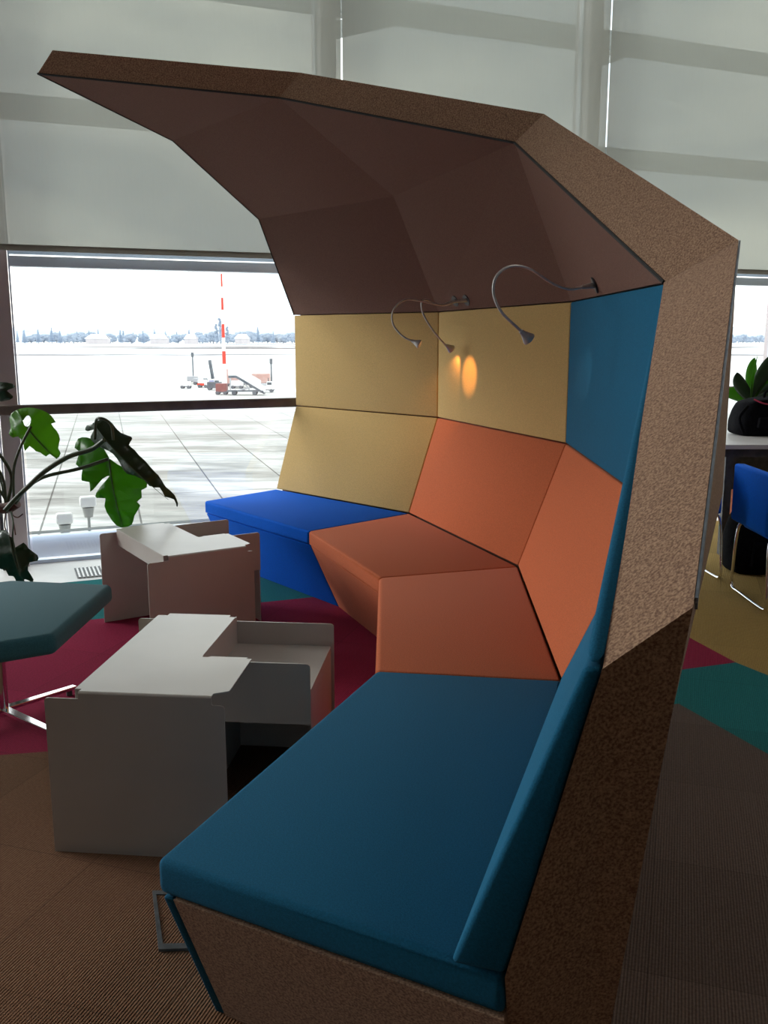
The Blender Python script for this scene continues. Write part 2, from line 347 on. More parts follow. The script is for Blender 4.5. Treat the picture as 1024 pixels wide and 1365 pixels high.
a, b_ = To[3], To[3].lerp(Co[4], .985); d = (b_-a).normalized(); q = (Co[3]-a); q = (q-d*q.dot(d)).normalized(); n_ = d.cross(q)
if n_.x < 0: n_ = -n_
prism(bm, [a+n_*.001, b_+n_*.001, b_+q*.022+n_*.001, a+q*.022+n_*.001], n_*.004)
link('edge_trim', bm, TRIM, R, label='blue-grey edge trim')

seatmats = [F_blue, F_orange, F_orange, F_teal]; backlow = [F_yellow, F_orange, F_orange, F_teal]
nm = ['royal blue seat cushion', 'orange seat cushion next to the blue one', 'orange seat cushion next to the dark teal one', 'dark teal seat cushion nearest the viewer']
nb = ['yellow lower backrest above the blue seat', 'orange backrest in the middle', 'orange backrest beside the teal end', 'dark teal backrest seen edge-on']
for i in range(4):
    cushion('seat', [F[i], P[i], P[i+1] if i < 3 else Ps[4], F[i+1]], (0, 0, -.075), seatmats[i], R, r=.009, front=[(0, 3)] if i < 3 else [(0, 3), (2, 3)], label=nm[i])
    rec = lambda j: (P[j]-F[j]).normalized()*(.20 if j < 4 else .03)
    G = [z(F[j]+rec(j), 0) for j in (i, i+1)]
    if i == 3: G[1] = G[1]+BT
    Ft = [z(F[j]+(P[j]-F[j]).normalized()*.012, .372) for j in (i, i+1)]
    inn = (P[i]-F[i] + P[i+1]-F[i+1]).normalized()
    # front panel in the seat's fabric, with a thin lid joint, and the felt body behind it
    e = (Ft[1]-Ft[0]).normalized()*.002
    cushion('front_panel', [G[0]+e, G[1]-e, Ft[1]-e, Ft[0]+e], inn*.025, seatmats[i], R, r=.006, gap=0, label=nm[i].replace('seat cushion', 'fabric front panel'))
    sh = inn*.026
    faces([(G[0]+sh, G[1]+sh, Ft[1]+sh, Ft[0]+sh), (G[0]+sh, Ft[0]+sh, z(Ps[i], .372), Pf[i]), (G[1]+sh, Ft[1]+sh, z(Ps[i+1], .372), Pf[i+1]),
           (Ft[0]+sh, Ft[1]+sh, z(Ps[i+1], .372), z(Ps[i], .372)), (Pf[i], Pf[i+1], z(Ps[i+1], .372), z(Ps[i], .372))], 'seat_base', F_blue if i == 0 else FELT, R)
    ob = (OUT[i]+OUT[i+1]).normalized()
    up = V((0, 0, .003))
    if i == 3:
        hexa('backrest', [P[3]+up, Cc[3], Cc[4], P[4]+up], [Ps[3]+up, Cs[3], Cs[4]-OUT[4]*.001, Ps[4]+up], F_teal, R, r=.011, label=nb[3]); continue
    cushion('backrest', [P[i]+up, Cc[i], Cc[i+1], P[i+1]+up], ob*(.05 if i < 3 else .088)+V((0, 0, -.004)), backlow[i], R, r=.008, label=nb[i])
    if i < 3:
        dz = V((0, 0, -.004))
        cushion('upper_cushion', [Cc[i]-dz, T[i]+dz, T[i+1]+dz, Cc[i+1]-dz], ob*.048, [F_yellow, F_yellow, F_teal][i], R, r=.008,
                label=['yellow upper cushion at the window end', 'yellow upper cushion lit by the small lamp', 'teal upper cushion'][i])
hexa('upper_cushion', [Cc[3]+V((0, 0, .004)), T[3]+V((0, 0, -.006)), Cc[4]+V((0, 0, .006))], [Cs[3]+V((0, 0, .004)), T[3]+OUT[3]*.05+V((0, 0, -.006)), Cc[4]+OUT[4]*.026+V((0, 0, .006))], F_teal, R, r=.011, label='narrow teal cushion seen edge-on')

# gooseneck lamps on the hood
def gooseneck(pts, nrm, aim, power, color, cone, label):
    bm = bmesh.new(); q = spline(pts, 6); tube(bm, q, .0048, 8)
    t0 = (V(pts[1])-V(pts[0])).normalized(); tube(bm, [V(pts[0]), V(pts[0])+t0*.07], [.012, .006], 10)
    lamp = link('reading_lamp', bm, SILVER, R, smooth=50, label=label)
    bm = bmesh.new(); n = V(nrm).normalized(); p0 = V(pts[0]); tube(bm, [p0-n*.001, p0+n*.004], .030, 20); link('mounting_plate', bm, DARKM, lamp, smooth=True)
    d = (V(pts[-1])-V(pts[-2])).normalized(); e = V(pts[-1])
    bm = bmesh.new(); tube(bm, [e-d*.012, e, e+d*.012, e+d*.030, e+d*.034], [.008, .010, .015, .023, .023], 16); link('lamp_head', bm, SILVER, lamp, smooth=50)
    bm = bmesh.new(); tube(bm, [e+d*.0345, e+d*.036], .019, 16); link('lens', bm, BULB, lamp, smooth=50)
    l = bpy.data.lights.new('reading_light', 'SPOT'); l.energy = power; l.color = color; l.spot_size = math.radians(cone); l.spot_blend = .7; l.shadow_soft_size = .008
    o = bpy.data.objects.new('reading_light', l); COL.objects.link(o); o.location = e+d*.045
    o.rotation_euler = (V(aim)-o.location).to_track_quat('-Z', 'Y').to_euler()
gooseneck([(.762, 3.44, 1.629), (.706, 3.4, 1.619), (.65, 3.36, 1.612), (.58, 3.3, 1.63), (.493, 3.25, 1.674), (.425, 3.22, 1.679), (.378, 3.2, 1.646), (.369, 3.2, 1.592), (.396, 3.2, 1.53), (.459, 3.22, 1.473), (.476, 3.227, 1.458)],
          (-.9, .1, -.4), (.786, 3.66, 1.30), 2.0, (1, .9, .8), 26, 'silver gooseneck lamp beside the teal cushion')
gooseneck([(.434, 4.99, 1.633), (.374, 4.97, 1.625), (.306, 4.95, 1.605), (.187, 4.93, 1.627), (.109, 4.92, 1.631), (.05, 4.9, 1.581), (.047, 4.9, 1.509), (.097, 4.88, 1.447), (.155, 4.86, 1.419)],
          (-.85, -.4, -.4), (.455, 4.985, 1.25), 6.5, (1, .45, .12), 36, 'silver gooseneck lamp bending furthest to the left')
gooseneck([(.385, 5.12, 1.633), (.346, 5.09, 1.621), (.293, 5.07, 1.613), (.224, 5.05, 1.636), (.199, 5.02, 1.619), (.211, 5.02, 1.557), (.26, 5.02, 1.479), (.322, 5.04, 1.408), (.340, 5.05, 1.395)],
          (-.85, -.4, -.4), (.378, 5.20, 1.20), 1.5, (1, .45, .12), 74, 'silver gooseneck lamp with its head close to the yellow cushion')

# ------------------------------------------------------------------ folded steel side tables
def side_table(loc, rz, label):
    r = empty('side_table', loc, rz, label=label, cat='side table', group='folded white steel side tables')
    th = .004; h = .486; w = .465
    def rounded(pts, rad):      # pts: (a, b, round?)
        out = []; n = len(pts)
        for i, (a, b, rd) in enumerate(pts):
            if not rd: out.append((a, b)); continue
            p = V((a, b)); q0 = V(pts[i-1][:2]); q1 = V(pts[(i+1) % n][:2]); rr_ = rad
            s = p+(q0-p).normalized()*rr_; e = p+(q1-p).normalized()*rr_
            for k in range(5):
                u = k/4; out.append(tuple(s*(1-u)**2+p*2*u*(1-u)+e*u*u))
        return out
    # front sheet (x, z): wings at both sides of the bend, relief notches
    fr = [(0, 0, 0), (.51, 0, 0), (.51, w-.005, 1), (.478, w-.005, 0), (.474, h-.022, 0), (.474, h-.006, 0), (.098, h-.006, 0), (.098, w, 0), (0, w, 1)]
    bm = bmesh.new(); prism(bm, [(a, 0, b) for a, b in rounded(fr, .012)], (0, th, 0)); link('front_panel', bm, WHITE, r)
    # back sheet
    bk = [(-.0, 0, 0), (.70, 0, 0), (.70, w, 1), (.345, w, 0), (.335, h-.005, 0), (.13, h-.005, 0), (.12, w, 0), (-.0, w, 1)]
    bm = bmesh.new(); prism(bm, [(a, .735, b) for a, b in rounded(bk, .012)], (0, th, 0)); link('back_panel', bm, WHITE, r)
    # L-shaped top with small relief ears and a rounded front bend
    tp_ = [(.100, .006), (.474, .006), (.474, .022), (.488, .030), (.513, .045), (.513, .305), (.498, .305), (.498, .316), (.385, .316), (.377, .308), (.360, .308), (.357, .325),
           (.357, .715), (.335, .715), (.335, .737), (.115, .737), (.115, .715), (.082, .715), (.082, .022), (.100, .022)]
    bm = bmesh.new(); prism(bm, [(a, b, h-th) for a, b in tp_], (0, 0, th))
    for k in range(4):          # the bend's radius
        a0, a1 = math.pi/2*k/4, math.pi/2*(k+1)/4; rr_ = .008
        q = [(.098, rr_-rr_*math.sin(a), h-rr_+rr_*math.cos(a)) for a in (a0, a1)]
        q2 = [(.474, y, z_) for _, y, z_ in q]
        bm.faces.new([bm.verts.new(v) for v in (q[0], q[1], q2[1], q2[0])])
    link('table_top', bm, WHITE, r)
    bm = bmesh.new(); prism(bm, [(.080, .022, h-.082), (.080, .713, h-.082), (.080, .713, h-.001), (.080, .022, h-.001)], (th, 0, 0)); link('side_flap', bm, WHITE, r)
    # low tray: floor, cross flap, inner wall, outer leg panel
    bm = bmesh.new(); prism(bm, [(.357, .325, .381), (.69, .325, .381), (.69, .733, .381), (.357, .733, .381)], (0, 0, th)); link('tray', bm, WHITE, r)
    fl = [(.36, .274, 0), (.69, .274, 0), (.69, .47, 1), (.36, .47, 0)]
    bm = bmesh.new(); prism(bm, [(a, .318, b) for a, b in rounded(fl, .014)], (0, th, 0)); link('tray_flap', bm, WHITE, r)
    bm = bmesh.new(); prism(bm, [(.353, .325, 0), (.353, .733, 0), (.353, .733, h-.004), (.353, .325, h-.004)], (th, 0, 0)); link('tray_wall', bm, WHITE, r)  # lower part added down to the floor to keep light from under the tray
    bm = bmesh.new(); prism(bm, [(.686, .326, 0), (.686, .733, 0), (.686, .733, .3815), (.686, .326, .3815)], (th, 0, 0)); link('side_panel', bm, WHITE, r)
side_table((-.942, 2.42, 0), math.radians(-5.5), 'white folded steel side table nearest the viewer, its low tray facing the teal seat')
side_table((-1.040, 3.95, 0), math.radians(32.7), 'white folded steel side table farther back by the window, daylight gleaming on its top')

# ------------------------------------------------------------------ polygonal stool at the left edge
r = empty('swivel_stool', (-1.46, 3.34, 0), label='dark petrol blue polygonal stool with a chrome star base at the left edge', cat='stool')
loc = V((-1.46, 3.34, 0))
poly = [V(p)-loc for p in ((-1.113, 3.67, .45), (-1.124, 3.02, .45), (-1.58, 2.74, .45), (-1.92, 3.05, .45), (-1.88, 3.55, .45), (-1.55, 3.74, .45))]
bm = bmesh.new(); prism(bm, poly, (0, 0, -.075)); bevel(bm, .022, 5); link('seat', bm, F_stool, r, smooth=50)
bm = bmesh.new(); tube(bm, [(0, 0, .02), (0, 0, .374)], .022, 16); link('column', bm, CHROME, r, smooth=50)
bm = bmesh.new(); tube(bm, [(0, 0, .362), (0, 0, .374)], .11, 20); link('seat_plate', bm, DARKM, r, smooth=50)
for k in range(4):
    a = math.atan2(.25, .17)-k*math.pi/2; c, s_ = math.cos(a), math.sin(a); q = V((-s_, c, 0))
    bm = bmesh.new(); d = V((c, s_, 0)); p0 = d*0; p1 = d*.33
    prism(bm, [p0+q*.018+V((0, 0, .052)), p0-q*.018+V((0, 0, .052)), p1-q*.014+V((0, 0, .034)), p1+q*.014+V((0, 0, .034))], (0, 0, -.014)); bevel(bm, .002, 2)
    arm = link('base_arm', bm, CHROME, r)
    bm = bmesh.new(); tube(bm, [p1-d*.03, p1-d*.03+V((0, 0, .026))], .012, 12); link('glide', bm, DARKM, arm, smooth=50)

# floor box, carpet lid in a metal frame
r = empty('floor_box', (-.553, 2.104, 0), 0, label='rectangular grey metal framed floor box lid beside the near seat base', cat='floor box')
bm = bmesh.new()
a, b_, c, d = V((-.061, .114, 0)), V((.075, .114, 0)), V((.147, -.117, 0)), V((.013, -.125, 0))
cen = (a+b_+c+d)/4
for p, q in ((a, b_), (b_, c), (c, d), (d, a)):
    prism(bm, [p, q, q+(cen-q).normalized()*.022, p+(cen-p).normalized()*.022], (0, 0, .007))
link('box_frame', bm, BOXM, r)
bm = bmesh.new(); prism(bm, [p+(cen-p).normalized()*.023 for p in (a, b_, c, d)], (0, 0, .004)); link('carpet_lid', bm, C_brown, r)

# ------------------------------------------------------------------ split-leaf plant at the left
LG = mat('leaf_green', (.045, .13, .014), .35, noise=(9, (.055, .155, .02), .4, .65), bump=(25, .4), trans=((.16, .38, .03), .6))
LY = mat('young_leaf_green', (.06, .14, .02), .35, noise=(9, (.10, .20, .03), .4, .65), bump=(25, .4), trans=((.24, .46, .05), .6))
LD = mat('dark_leaf_green', (.018, .045, .016), .3, noise=(9, (.030, .060, .022), .4, .65), bump=(25, .4), trans=((.02, .06, .012), .3))
STEM = mat('petiole', (.045, .070, .028), .45, noise=(14, (.07, .09, .04), .4, .6))
TRUNK = mat('reddish_stem', (.10, .035, .028), .7, noise=(30, (.16, .07, .05), .4, .6))
TERRA = mat('terracotta', (.42, .12, .06), .8, noise=(12, (.50, .17, .09), .4, .6))
SOIL = mat('potting_soil', (.03, .02, .015), 1, noise=(40, (.06, .045, .03), .4, .6))
def leaf(name, pts, Y, rib, m, parent, fold=.25, droop=.0, hole=None, **k):
    """outline in (x, z) metres; the blade folds back along its midrib 'rib' and arches in depth"""
    def smooth(p):
        q = []
        n = len(p)
        for i in range(n):
            a, b, c, d = (V((*p[j % n], 0)) for j in (i-1, i, i+1, i+2))
            q += [b, .5*(b+c)*1.125-.0625*(a+d)]
        return [(v.x, v.y) for v in q]
    bm = bmesh.new(); edges = []
    for loop in [pts] + ([hole] if hole else []):
        vs = [bm.verts.new((x, 0, z_)) for x, z_ in smooth(loop)]
        edges += [bm.edges.new((vs[i], vs[(i+1) % len(vs)])) for i in range(len(vs))]
    bmesh.ops.triangle_fill(bm, use_beauty=True, use_dissolve=False, edges=edges)
    if hole:
        def inside(x, y):
            c = False; n = len(hole)
            for i in range(n):
                (ax, ay), (bx, by) = hole[i-1], hole[i]
                if (ay > y) != (by > y) and x < (bx-ax)*(y-ay)/(by-ay)+ax: c = not c
            return c
        bmesh.ops.delete(bm, geom=[f for f in bm.faces if inside(f.calc_center_median().x, f.calc_center_median().z)], context='FACES_ONLY')
    (x0, z0), (x1, z1) = rib; a = V((x0, z0)); d = (V((x1, z1))-a); ln = d.length; d.normalize(); nn = V((-d.y, d.x))
    for s in (-.45, -.2, -.08, -.02, 0, .02, .08, .2, .45):
        p = a+nn*s*ln
        bmesh.ops.bisect_plane(bm, geom=bm.verts[:]+bm.edges[:]+bm.faces[:], plane_co=(p.x, 0, p.y), plane_no=(nn.x, 0, nn.y))
    for s in (.15, .3, .45, .6, .75, .9):
        p = a+d*s*ln
        bmesh.ops.bisect_plane(bm, geom=bm.verts[:]+bm.edges[:]+bm.faces[:], plane_co=(p.x, 0, p.y), plane_no=(d.x, 0, d.y))
    for v in bm.verts:
        w = V((v.co.x, v.co.z))-a; t_ = w.dot(d); s = w.dot(nn)
        v.co.y = Y + fold*abs(s) + droop*(t_/ln-.4)**2 + .006*math.sin(t_*60) - (.012 if abs(s) < .004 else 0)
    o = link(name, bm, m, parent, smooth=60, **k)
    sm = o.modifiers.new('thickness', 'SOLIDIFY'); sm.thickness = .0015
    bm = bmesh.new(); q = []
    for i in range(9):
        k_ = .02+i*.11; p = a+d*k_*ln; q.append((p.x, Y+droop*(k_-.4)**2-.014, p.y))
    tube(bm, q, [.0035-.0003*i for i in range(9)], 6); link('midrib', bm, STEM, o, smooth=60)
    return o
PL = empty('split_leaf_plant', (-2.50, 5.08, 0), label='green philodendron with large lobed leaves hanging in front of the window, left edge', cat='plant')
def lp(p): return V(p)-V((-2.50, 5.08, 0))
def lpp(l): return [(x+2.50, z_) for x, z_ in l]
LA = [(-2.116, 0.974), (-2.105, 1.018), (-2.044, 1.047), (-1.971, 1.052), (-1.913, 1.04), (-1.864, 1.011), (-1.834, 0.974), (-1.859, 0.967), (-1.833, 0.923), (-1.818, 0.879), (-1.832, 0.827), (-1.826, 0.797), (-1.851, 0.764), (-1.878, 0.797), (-1.901, 0.782), (-1.929, 0.804), (-1.958, 0.812), (-1.986, 0.842), (-2.017, 0.812), (-2.022, 0.856), (-2.056, 0.893), (-2.086, 0.886), (-2.113, 0.908), (-2.104, 0.938)]
HO = [(-2.016, 0.986), (-2.003, 1.008), (-1.985, 1.009), (-1.973, 0.992), (-1.98, 0.96), (-1.996, 0.949), (-2.012, 0.96)]
LB = [(-1.731, 0.877), (-1.752, 0.825), (-1.714, 0.803), (-1.74, 0.737), (-1.698, 0.707), (-1.704, 0.648), (-1.658, 0.64), (-1.653, 0.588), (-1.618, 0.618), (-1.575, 0.663), (-1.53, 0.682), (-1.577, 0.633), (-1.617, 0.581), (-1.619, 0.551), (-1.567, 0.551), (-1.577, 0.506), (-1.545, 0.415), (-1.495, 0.377), (-1.435, 0.393), (-1.417, 0.445), (-1.377, 0.506), (-1.395, 0.528), (-1.368, 0.551), (-1.365, 0.596), (-1.335, 0.611), (-1.34, 0.663), (-1.404, 0.7), (-1.49, 0.744), (-1.529, 0.777), (-1.566, 0.825), (-1.629, 0.869), (-1.679, 0.886)]
LC = [(-1.652, 0.939), (-1.633, 0.965), (-1.59, 0.976), (-1.553, 0.998), (-1.504, 0.993), (-1.471, 0.965), (-1.437, 0.929), (-1.382, 0.908), (-1.376, 0.891), (-1.387, 0.865), (-1.357, 0.837), (-1.303, 0.779), (-1.236, 0.7), (-1.196, 0.635), (-1.155, 0.585), (-1.138, 0.541), (-1.141, 0.522), (-1.156, 0.563), (-1.198, 0.585), (-1.224, 0.635), (-1.281, 0.643), (-1.301, 0.679), (-1.364, 0.7), (-1.406, 0.708), (-1.433, 0.751), (-1.452, 0.791), (-1.474, 0.822), (-1.52, 0.837), (-1.569, 0.851), (-1.624, 0.887), (-1.611, 0.915), (-1.585, 0.946), (-1.628, 0.933)]
LDp = [(-2.08, 0.405), (-2.052, 0.397), (-2.019, 0.361), (-2.008, 0.317), (-1.971, 0.339), (-1.944, 0.31), (-1.904, 0.265), (-1.906, 0.233), (-1.943, 0.228), (-1.953, 0.184), (-1.94, 0.124), (-1.951, 0.11), (-1.979, 0.132), (-1.988, 0.102), (-2.016, 0.117), (-2.039, 0.102), (-2.042, 0.147), (-2.071, 0.147), (-2.083, 0.184), (-2.14, 0.191), (-2.176, 0.28), (-2.139, 0.383)]
LE = [(-2.158, 1.188), (-2.071, 1.198), (-2.029, 1.178), (-2.045, 1.164), (-2.067, 1.152), (-2.045, 1.123), (-2.064, 1.102), (-2.166, 1.095)]
leaf('leaf', lpp(LA), .07, [(.505, .955), (.655, .77)], LY, PL, .18, .1, lpp(HO), label='bright yellow-green backlit leaf')
leaf('leaf', lpp(LB), .02, [(.97, .777), (1.02, .38)], LG, PL, .25, .15, label='large green deeply lobed leaf')
leaf('leaf', lpp(LC), -.13, [(1.0, .90), (1.355, .53)], LD, PL, .9, .2, label='dark glossy drooping leaf')
leaf('leaf', lpp(LDp), -.18, [(.47, .36), (.52, .12)], LD, PL, .4, .1, label='dark leaf low at the edge')
leaf('leaf', lpp(LE), .02, [(.36, 1.15), (.47, 1.18)], LD, PL, .4, .1)
for pts, rad in (([(-1.966, 5.148, 0.953), (-2.019, 5.1, 0.833), (-2.057, 5.09, 0.715), (-2.065, 5.08, 0.55)], .008),
                 ([(-2.10, 5.06, 0.49), (-2.05, 5.06, 0.535), (-1.979, 5.05, 0.619), (-1.872, 5.05, 0.685), (-1.68, 5.06, 0.729), (-1.53, 5.098, 0.777)], .010),
                 ([(-2.10, 5.04, 0.50), (-2.03, 5.02, 0.568), (-1.944, 5.0, 0.642), (-1.851, 5.0, 0.722), (-1.717, 5.0, 0.802), (-1.585, 4.98, 0.845), (-1.50, 4.945, .90)], .013),
                 ([(-1.565, 4.99, .90), (-1.543, 4.96, 1.000), (-1.51, 4.93, 1.017), (-1.475, 4.93, 1.004), (-1.452, 4.93, 0.972), (-1.45, 4.94, 0.90)], .008),
                 ([(-2.05, 4.99, 0.50), (-2.025, 4.95, 0.446), (-2.022, 4.92, 0.372), (-2.01, 4.905, 0.298), (-1.99, 4.90, 0.16)], .005),
                 ([(-2.12, 5.1, 0.50), (-2.076, 5.1, 0.655), (-2.105, 5.1, 0.759), (-2.21, 5.1, 0.90)], .010),
                 ([(-2.12, 5.1, 0.50), (-2.126, 5.1, 0.67), (-2.20, 5.1, 0.80)], .009),
                 ([(-2.10, 5.1, 0.50), (-2.147, 5.1, 0.596), (-2.26, 5.1, 0.68)], .009),
                 ([(-2.12, 5.1, 0.50), (-2.16, 5.12, 0.8), (-2.17, 5.12, 1.0), (-2.12, 5.11, 1.16)], .005)):
    bm = bmesh.new(); tube(bm, [lp(p) for p in spline(pts, 6)], rad, 8); link('petiole', bm, STEM, PL, smooth=60)
bm = bmesh.new(); tube(bm, [lp(p) for p in spline([(-2.045, 5.07, .535), (-2.10, 5.08, .505), (-2.18, 5.09, .49), (-2.32, 5.09, .42), (-2.44, 5.08, .33), (-2.50, 5.08, .20)], 5)], .030, 10); link('stem', bm, TRUNK, PL, smooth=60)
for pts in ([(-2.07, 5.05, .50), (-2.06, 5.04, .47), (-2.03, 5.03, .46), (-2.0, 5.03, .48)], [(-2.10, 5.05, .50), (-2.11, 5.04, .40), (-2.07, 5.03, .30), (-2.10, 5.03, .20)], [(-2.08, 5.05, .50), (-2.06, 5.04, .43), (-2.05, 5.03, .36)]):
    bm = bmesh.new(); tube(bm, [lp(p) for p in spline(pts, 5)], .004, 6); link('aerial_root', bm, TRUNK, PL, smooth=60)
def pot(parent, rad, h, m, c=(0, 0, 0)):
    c = V(c); bm = bmesh.new()
    prof = [(rad*.72, 0), (rad*.95, h-.04), (rad*1.05, h-.04), (rad*1.05, h), (rad*.95, h), (rad*.9, h-.03)]
    rings = [[bm.verts.new(c+V((r_*math.cos(a), r_*math.sin(a), z_))) for a in [2*math.pi*k/28 for k in range(28)]] for r_, z_ in prof]
    for a, b in zip(rings, rings[1:]):
        for k in range(28): bm.faces.new((a[k], a[(k+1) % 28], b[(k+1) % 28], b[k]))
    bm.faces.new(rings[0])
    link('pot', bm, m, parent, smooth=50)
    bm = bmesh.new(); tube(bm, [c+V((0, 0, h-.06)), c+V((0, 0, h-.032))], rad*.9, 28); link('soil', bm, SOIL, parent)
pot(PL, .17, .30, TERRA)

# ------------------------------------------------------------------ work area at the right
DESKW = mat('white_desk_top', (.62, .60, .60), .35, noise=(6, (.66, .64, .64), .4, .6))
r = empty('desk', (3.5, 6.48, 0), label='white-topped long desk behind the blue chair at the right edge', cat='desk')
bm = bmesh.new(); box(bm, (0, 0, .735), (2.70, .94, .03)); bevel(bm, .003, 2); link('desk_top', bm, DESKW, r)
bm = bmesh.new(); box(bm, (0, 0, .69), (2.62, .86, .05)); link('under_frame', bm, DARKM, r)
bm = bmesh.new(); box(bm, (0, .30, .50), (2.5, .018, .34)); link('under_desk_panel', bm, DARKM, r)  # dark upright sheet below the desk top
for sx in (-1, 1):
    for sy in (-1, 1): 
        bm = bmesh.new(); box(bm, (sx*1.22, sy*.40, .335), (.05, .05, .67)); link('leg', bm, DARKM, r)
def sled_chair(loc, rz, label):
    r = empty('sled_armchair', loc, rz, label=label, cat='chair', group='blue armchairs at the desk')
    bm = bmesh.new(); pts = []
    # tub shell: thick U, open towards +y
    inner = [(-.25, .28), (-.25, -.16), (-.17, -.25), (.17, -.25), (.25, -.16), (.25, .28)]
    outer = [(.31, .30), (.31, -.20), (.20, -.31), (-.20, -.31), (-.31, -.20), (-.31, .30)]
    prism(bm, [(x, y, .40) for x, y in inner+outer], (0, 0, .33)); bevel(bm, .016, 3)
    link('shell', bm, F_blue, r, smooth=50)
    bm = bmesh.new(); prism(bm, [(x*.985, y*.985, .36) for x, y in inner], (0, 0, .10)); bevel(bm, .018, 3); link('seat', bm, F_blue, r, smooth=50)
    for s in (-1, 1):
        bm = bmesh.new(); x = s*.30
        tube(bm, spline([(s*.22, .18, .395), (x-.01*s, .21, .38), (x, .235, .10), (x, .235, .03), (x, .20, .011), (x, .12, .011), (x, -.20, .011), (x, -.255, .03), (x, -.26, .10), (x-.01*s, -.22, .38), (s*.22, -.20, .395)], 5), .009, 8)
        link('sled_leg', bm, CHROME, r, smooth=60)
    return r
c1 = sled_chair((2.325, 4.98, 0), 0, 'royal blue armchair on chrome sled legs at the right edge, in front of the desk')
c2 = copy_tree(c1); c2.location = (1.70, 5.62, 0); c2.rotation_euler = (0, 0, math.radians(4)); c2['label'] = 'armchair behind the sofa shell, only its chrome sled leg showing past the felt edge'
BAG = mat('black_nylon', (.004, .004, .005), .9, spec=.05, noise=(60, (.007, .007, .009), .4, .6), bump=(18, .6))
CORD = mat('red_cord', (.30, .012, .04), .6, noise=(80, (.4, .02, .06), .4, .6))
def bag(name, loc, size, label, cat, cord=None, rz=0):
    r = empty(name, loc, rz, label=label, cat=cat)
    bm = bmesh.new(); vs = box(bm, (0, 0, size[2]/2), size)
    bmesh.ops.subdivide_edges(bm, edges=bm.edges[:], cuts=5, use_grid_fill=True)
    for v in bm.verts:
        x, y, z_ = v.co.x/size[0]*2, v.co.y/size[1]*2, v.co.z/size[2]
        k = 1-.30*max(0, z_-.35)**1.3; v.co.x *= k*(1-.10*abs(y)**3); v.co.y *= k*(1-.10*abs(x)**3)
        v.co.z -= .12*size[2]*(x*x)*max(0, z_-.5)*2
        v.co += V((random.uniform(-.006, .006), random.uniform(-.006, .006), 0 if z_ < .01 else random.uniform(-.006, .006)))
    o = link('bag_body', bm, BAG, r, smooth=80); m = o.modifiers.new('sub', 'SUBSURF'); m.levels = m.render_levels = 1
    bm = bmesh.new(); prism(bm, [(-.30*size[0], -size[1]/2-.03, .06), (.30*size[0], -size[1]/2-.03, .06), (.28*size[0], -size[1]/2-.02, size[2]*.5), (-.28*size[0], -size[1]/2-.02, size[2]*.5)], (0, .05, 0)); bevel(bm, .012, 3)
    link('pocket', bm, BAG, r, smooth=60)
    bm = bmesh.new(); tube(bm, spline([(-.08, 0, size[2]*.93), (-.06, 0, size[2]+.04), (.06, 0, size[2]+.04), (.08, 0, size[2]*.93)], 5), .009, 8); link('handle', bm, BAG, r, smooth=60)
    bm = bmesh.new(); tube(bm, spline([(-.42*size[0], -size[1]/2, size[2]*.8), (-.52*size[0], -size[1]/2-.02, size[2]*.5), (-.46*size[0], -size[1]/2-.01, size[2]*.12)], 5), .011, 8); link('strap', bm, BAG, r, smooth=60)
    if cord:
        bm = bmesh.new(); tube(bm, spline(cord, 6), .0055, 6); link('cord', bm, CORD, r, smooth=60, label='dark red cord')
bag('backpack', (2.40, 5.66, 0), (.52, .30, .42), 'black backpack standing on the yellow carpet behind the blue chair', 'backpack')
bag('duffel_bag', (2.80, 6.66, .75), (.60, .32, .27), 'black bag with a dark red cord lying on the white desk', 'bag',
    cord=[(-.20, -.13, .26), (-.15, -.165, .235), (-.09, -.175, .22), (-.06, -.178, .17), (-.03, -.180, .10), (-.01, -.185, .06)])
r = empty('potted_plant', (2.86, 7.28, 0), label='leafy green plant in a terracotta pot standing behind the desk at the right edge', cat='plant')
pot(r, .17, .28, TERRA)
def blade(base, tip, bulge, w, m):
    base, tip = V(base), V(tip); mid = (base+tip)/2+V(bulge); bm = bmesh.new(); rows = []
    side = (tip-base).cross(V((0, 1, .15))).normalized(); nrm = side.cross(tip-base).normalized()
    for i in range(13):
        t_ = i/12; p = base*(1-t_)**2+mid*2*t_*(1-t_)+tip*t_*t_; ww = w*math.sin(math.pi*min(1, t_**.8))**.8 if 0 < i < 12 else .001
        rows.append([bm.verts.new(p+side*ww*s+nrm*abs(s)*ww*.35) for s in (-1, -.5, 0, .5, 1)])
    for a, b in zip(rows, rows[1:]):
        for k in range(4): bm.faces.new((a[k], a[k+1], b[k+1], b[k]))
    o = link('leaf', bm, m, r, smooth=70); s = o.modifiers.new('thickness', 'SOLIDIFY'); s.thickness = .0012
crown = V((.02, -.02, .93))
for k, (tip, bul, w) in enumerate([((-.13, -.05, 1.17), (-.08, 0, .06), .05), ((0.0, -.10, 1.30), (-.02, 0, .0), .012), ((.22, -.05, 1.34), (.02, 0, .14), .06), ((.40, .0, 1.20), (.0, 0, .14), .06),
                                   ((.34, -.12, 1.12), (.0, 0, .10), .05), ((-.20, .05, .98), (-.05, 0, .10), .05), ((.45, .10, 1.0), (0, 0, .12), .05), ((.10, .2, 1.28), (0, .05, .1), .05), ((.30, -.2, .92), (.05, -.05, .14), .05)]):
    blade(crown+V((random.uniform(-.03, .03), 0, 0)), tip, bul, w, LG if k % 2 else LD)
for k in range(7):
    bm = bmesh.new(); a = k*.9; tube(bm, spline([(.06*math.cos(a), .06*math.sin(a), .24), (.03*math.cos(a), .03*math.sin(a), .6), crown], 4), .009, 8); link('stem', bm, STEM, r, smooth=60)

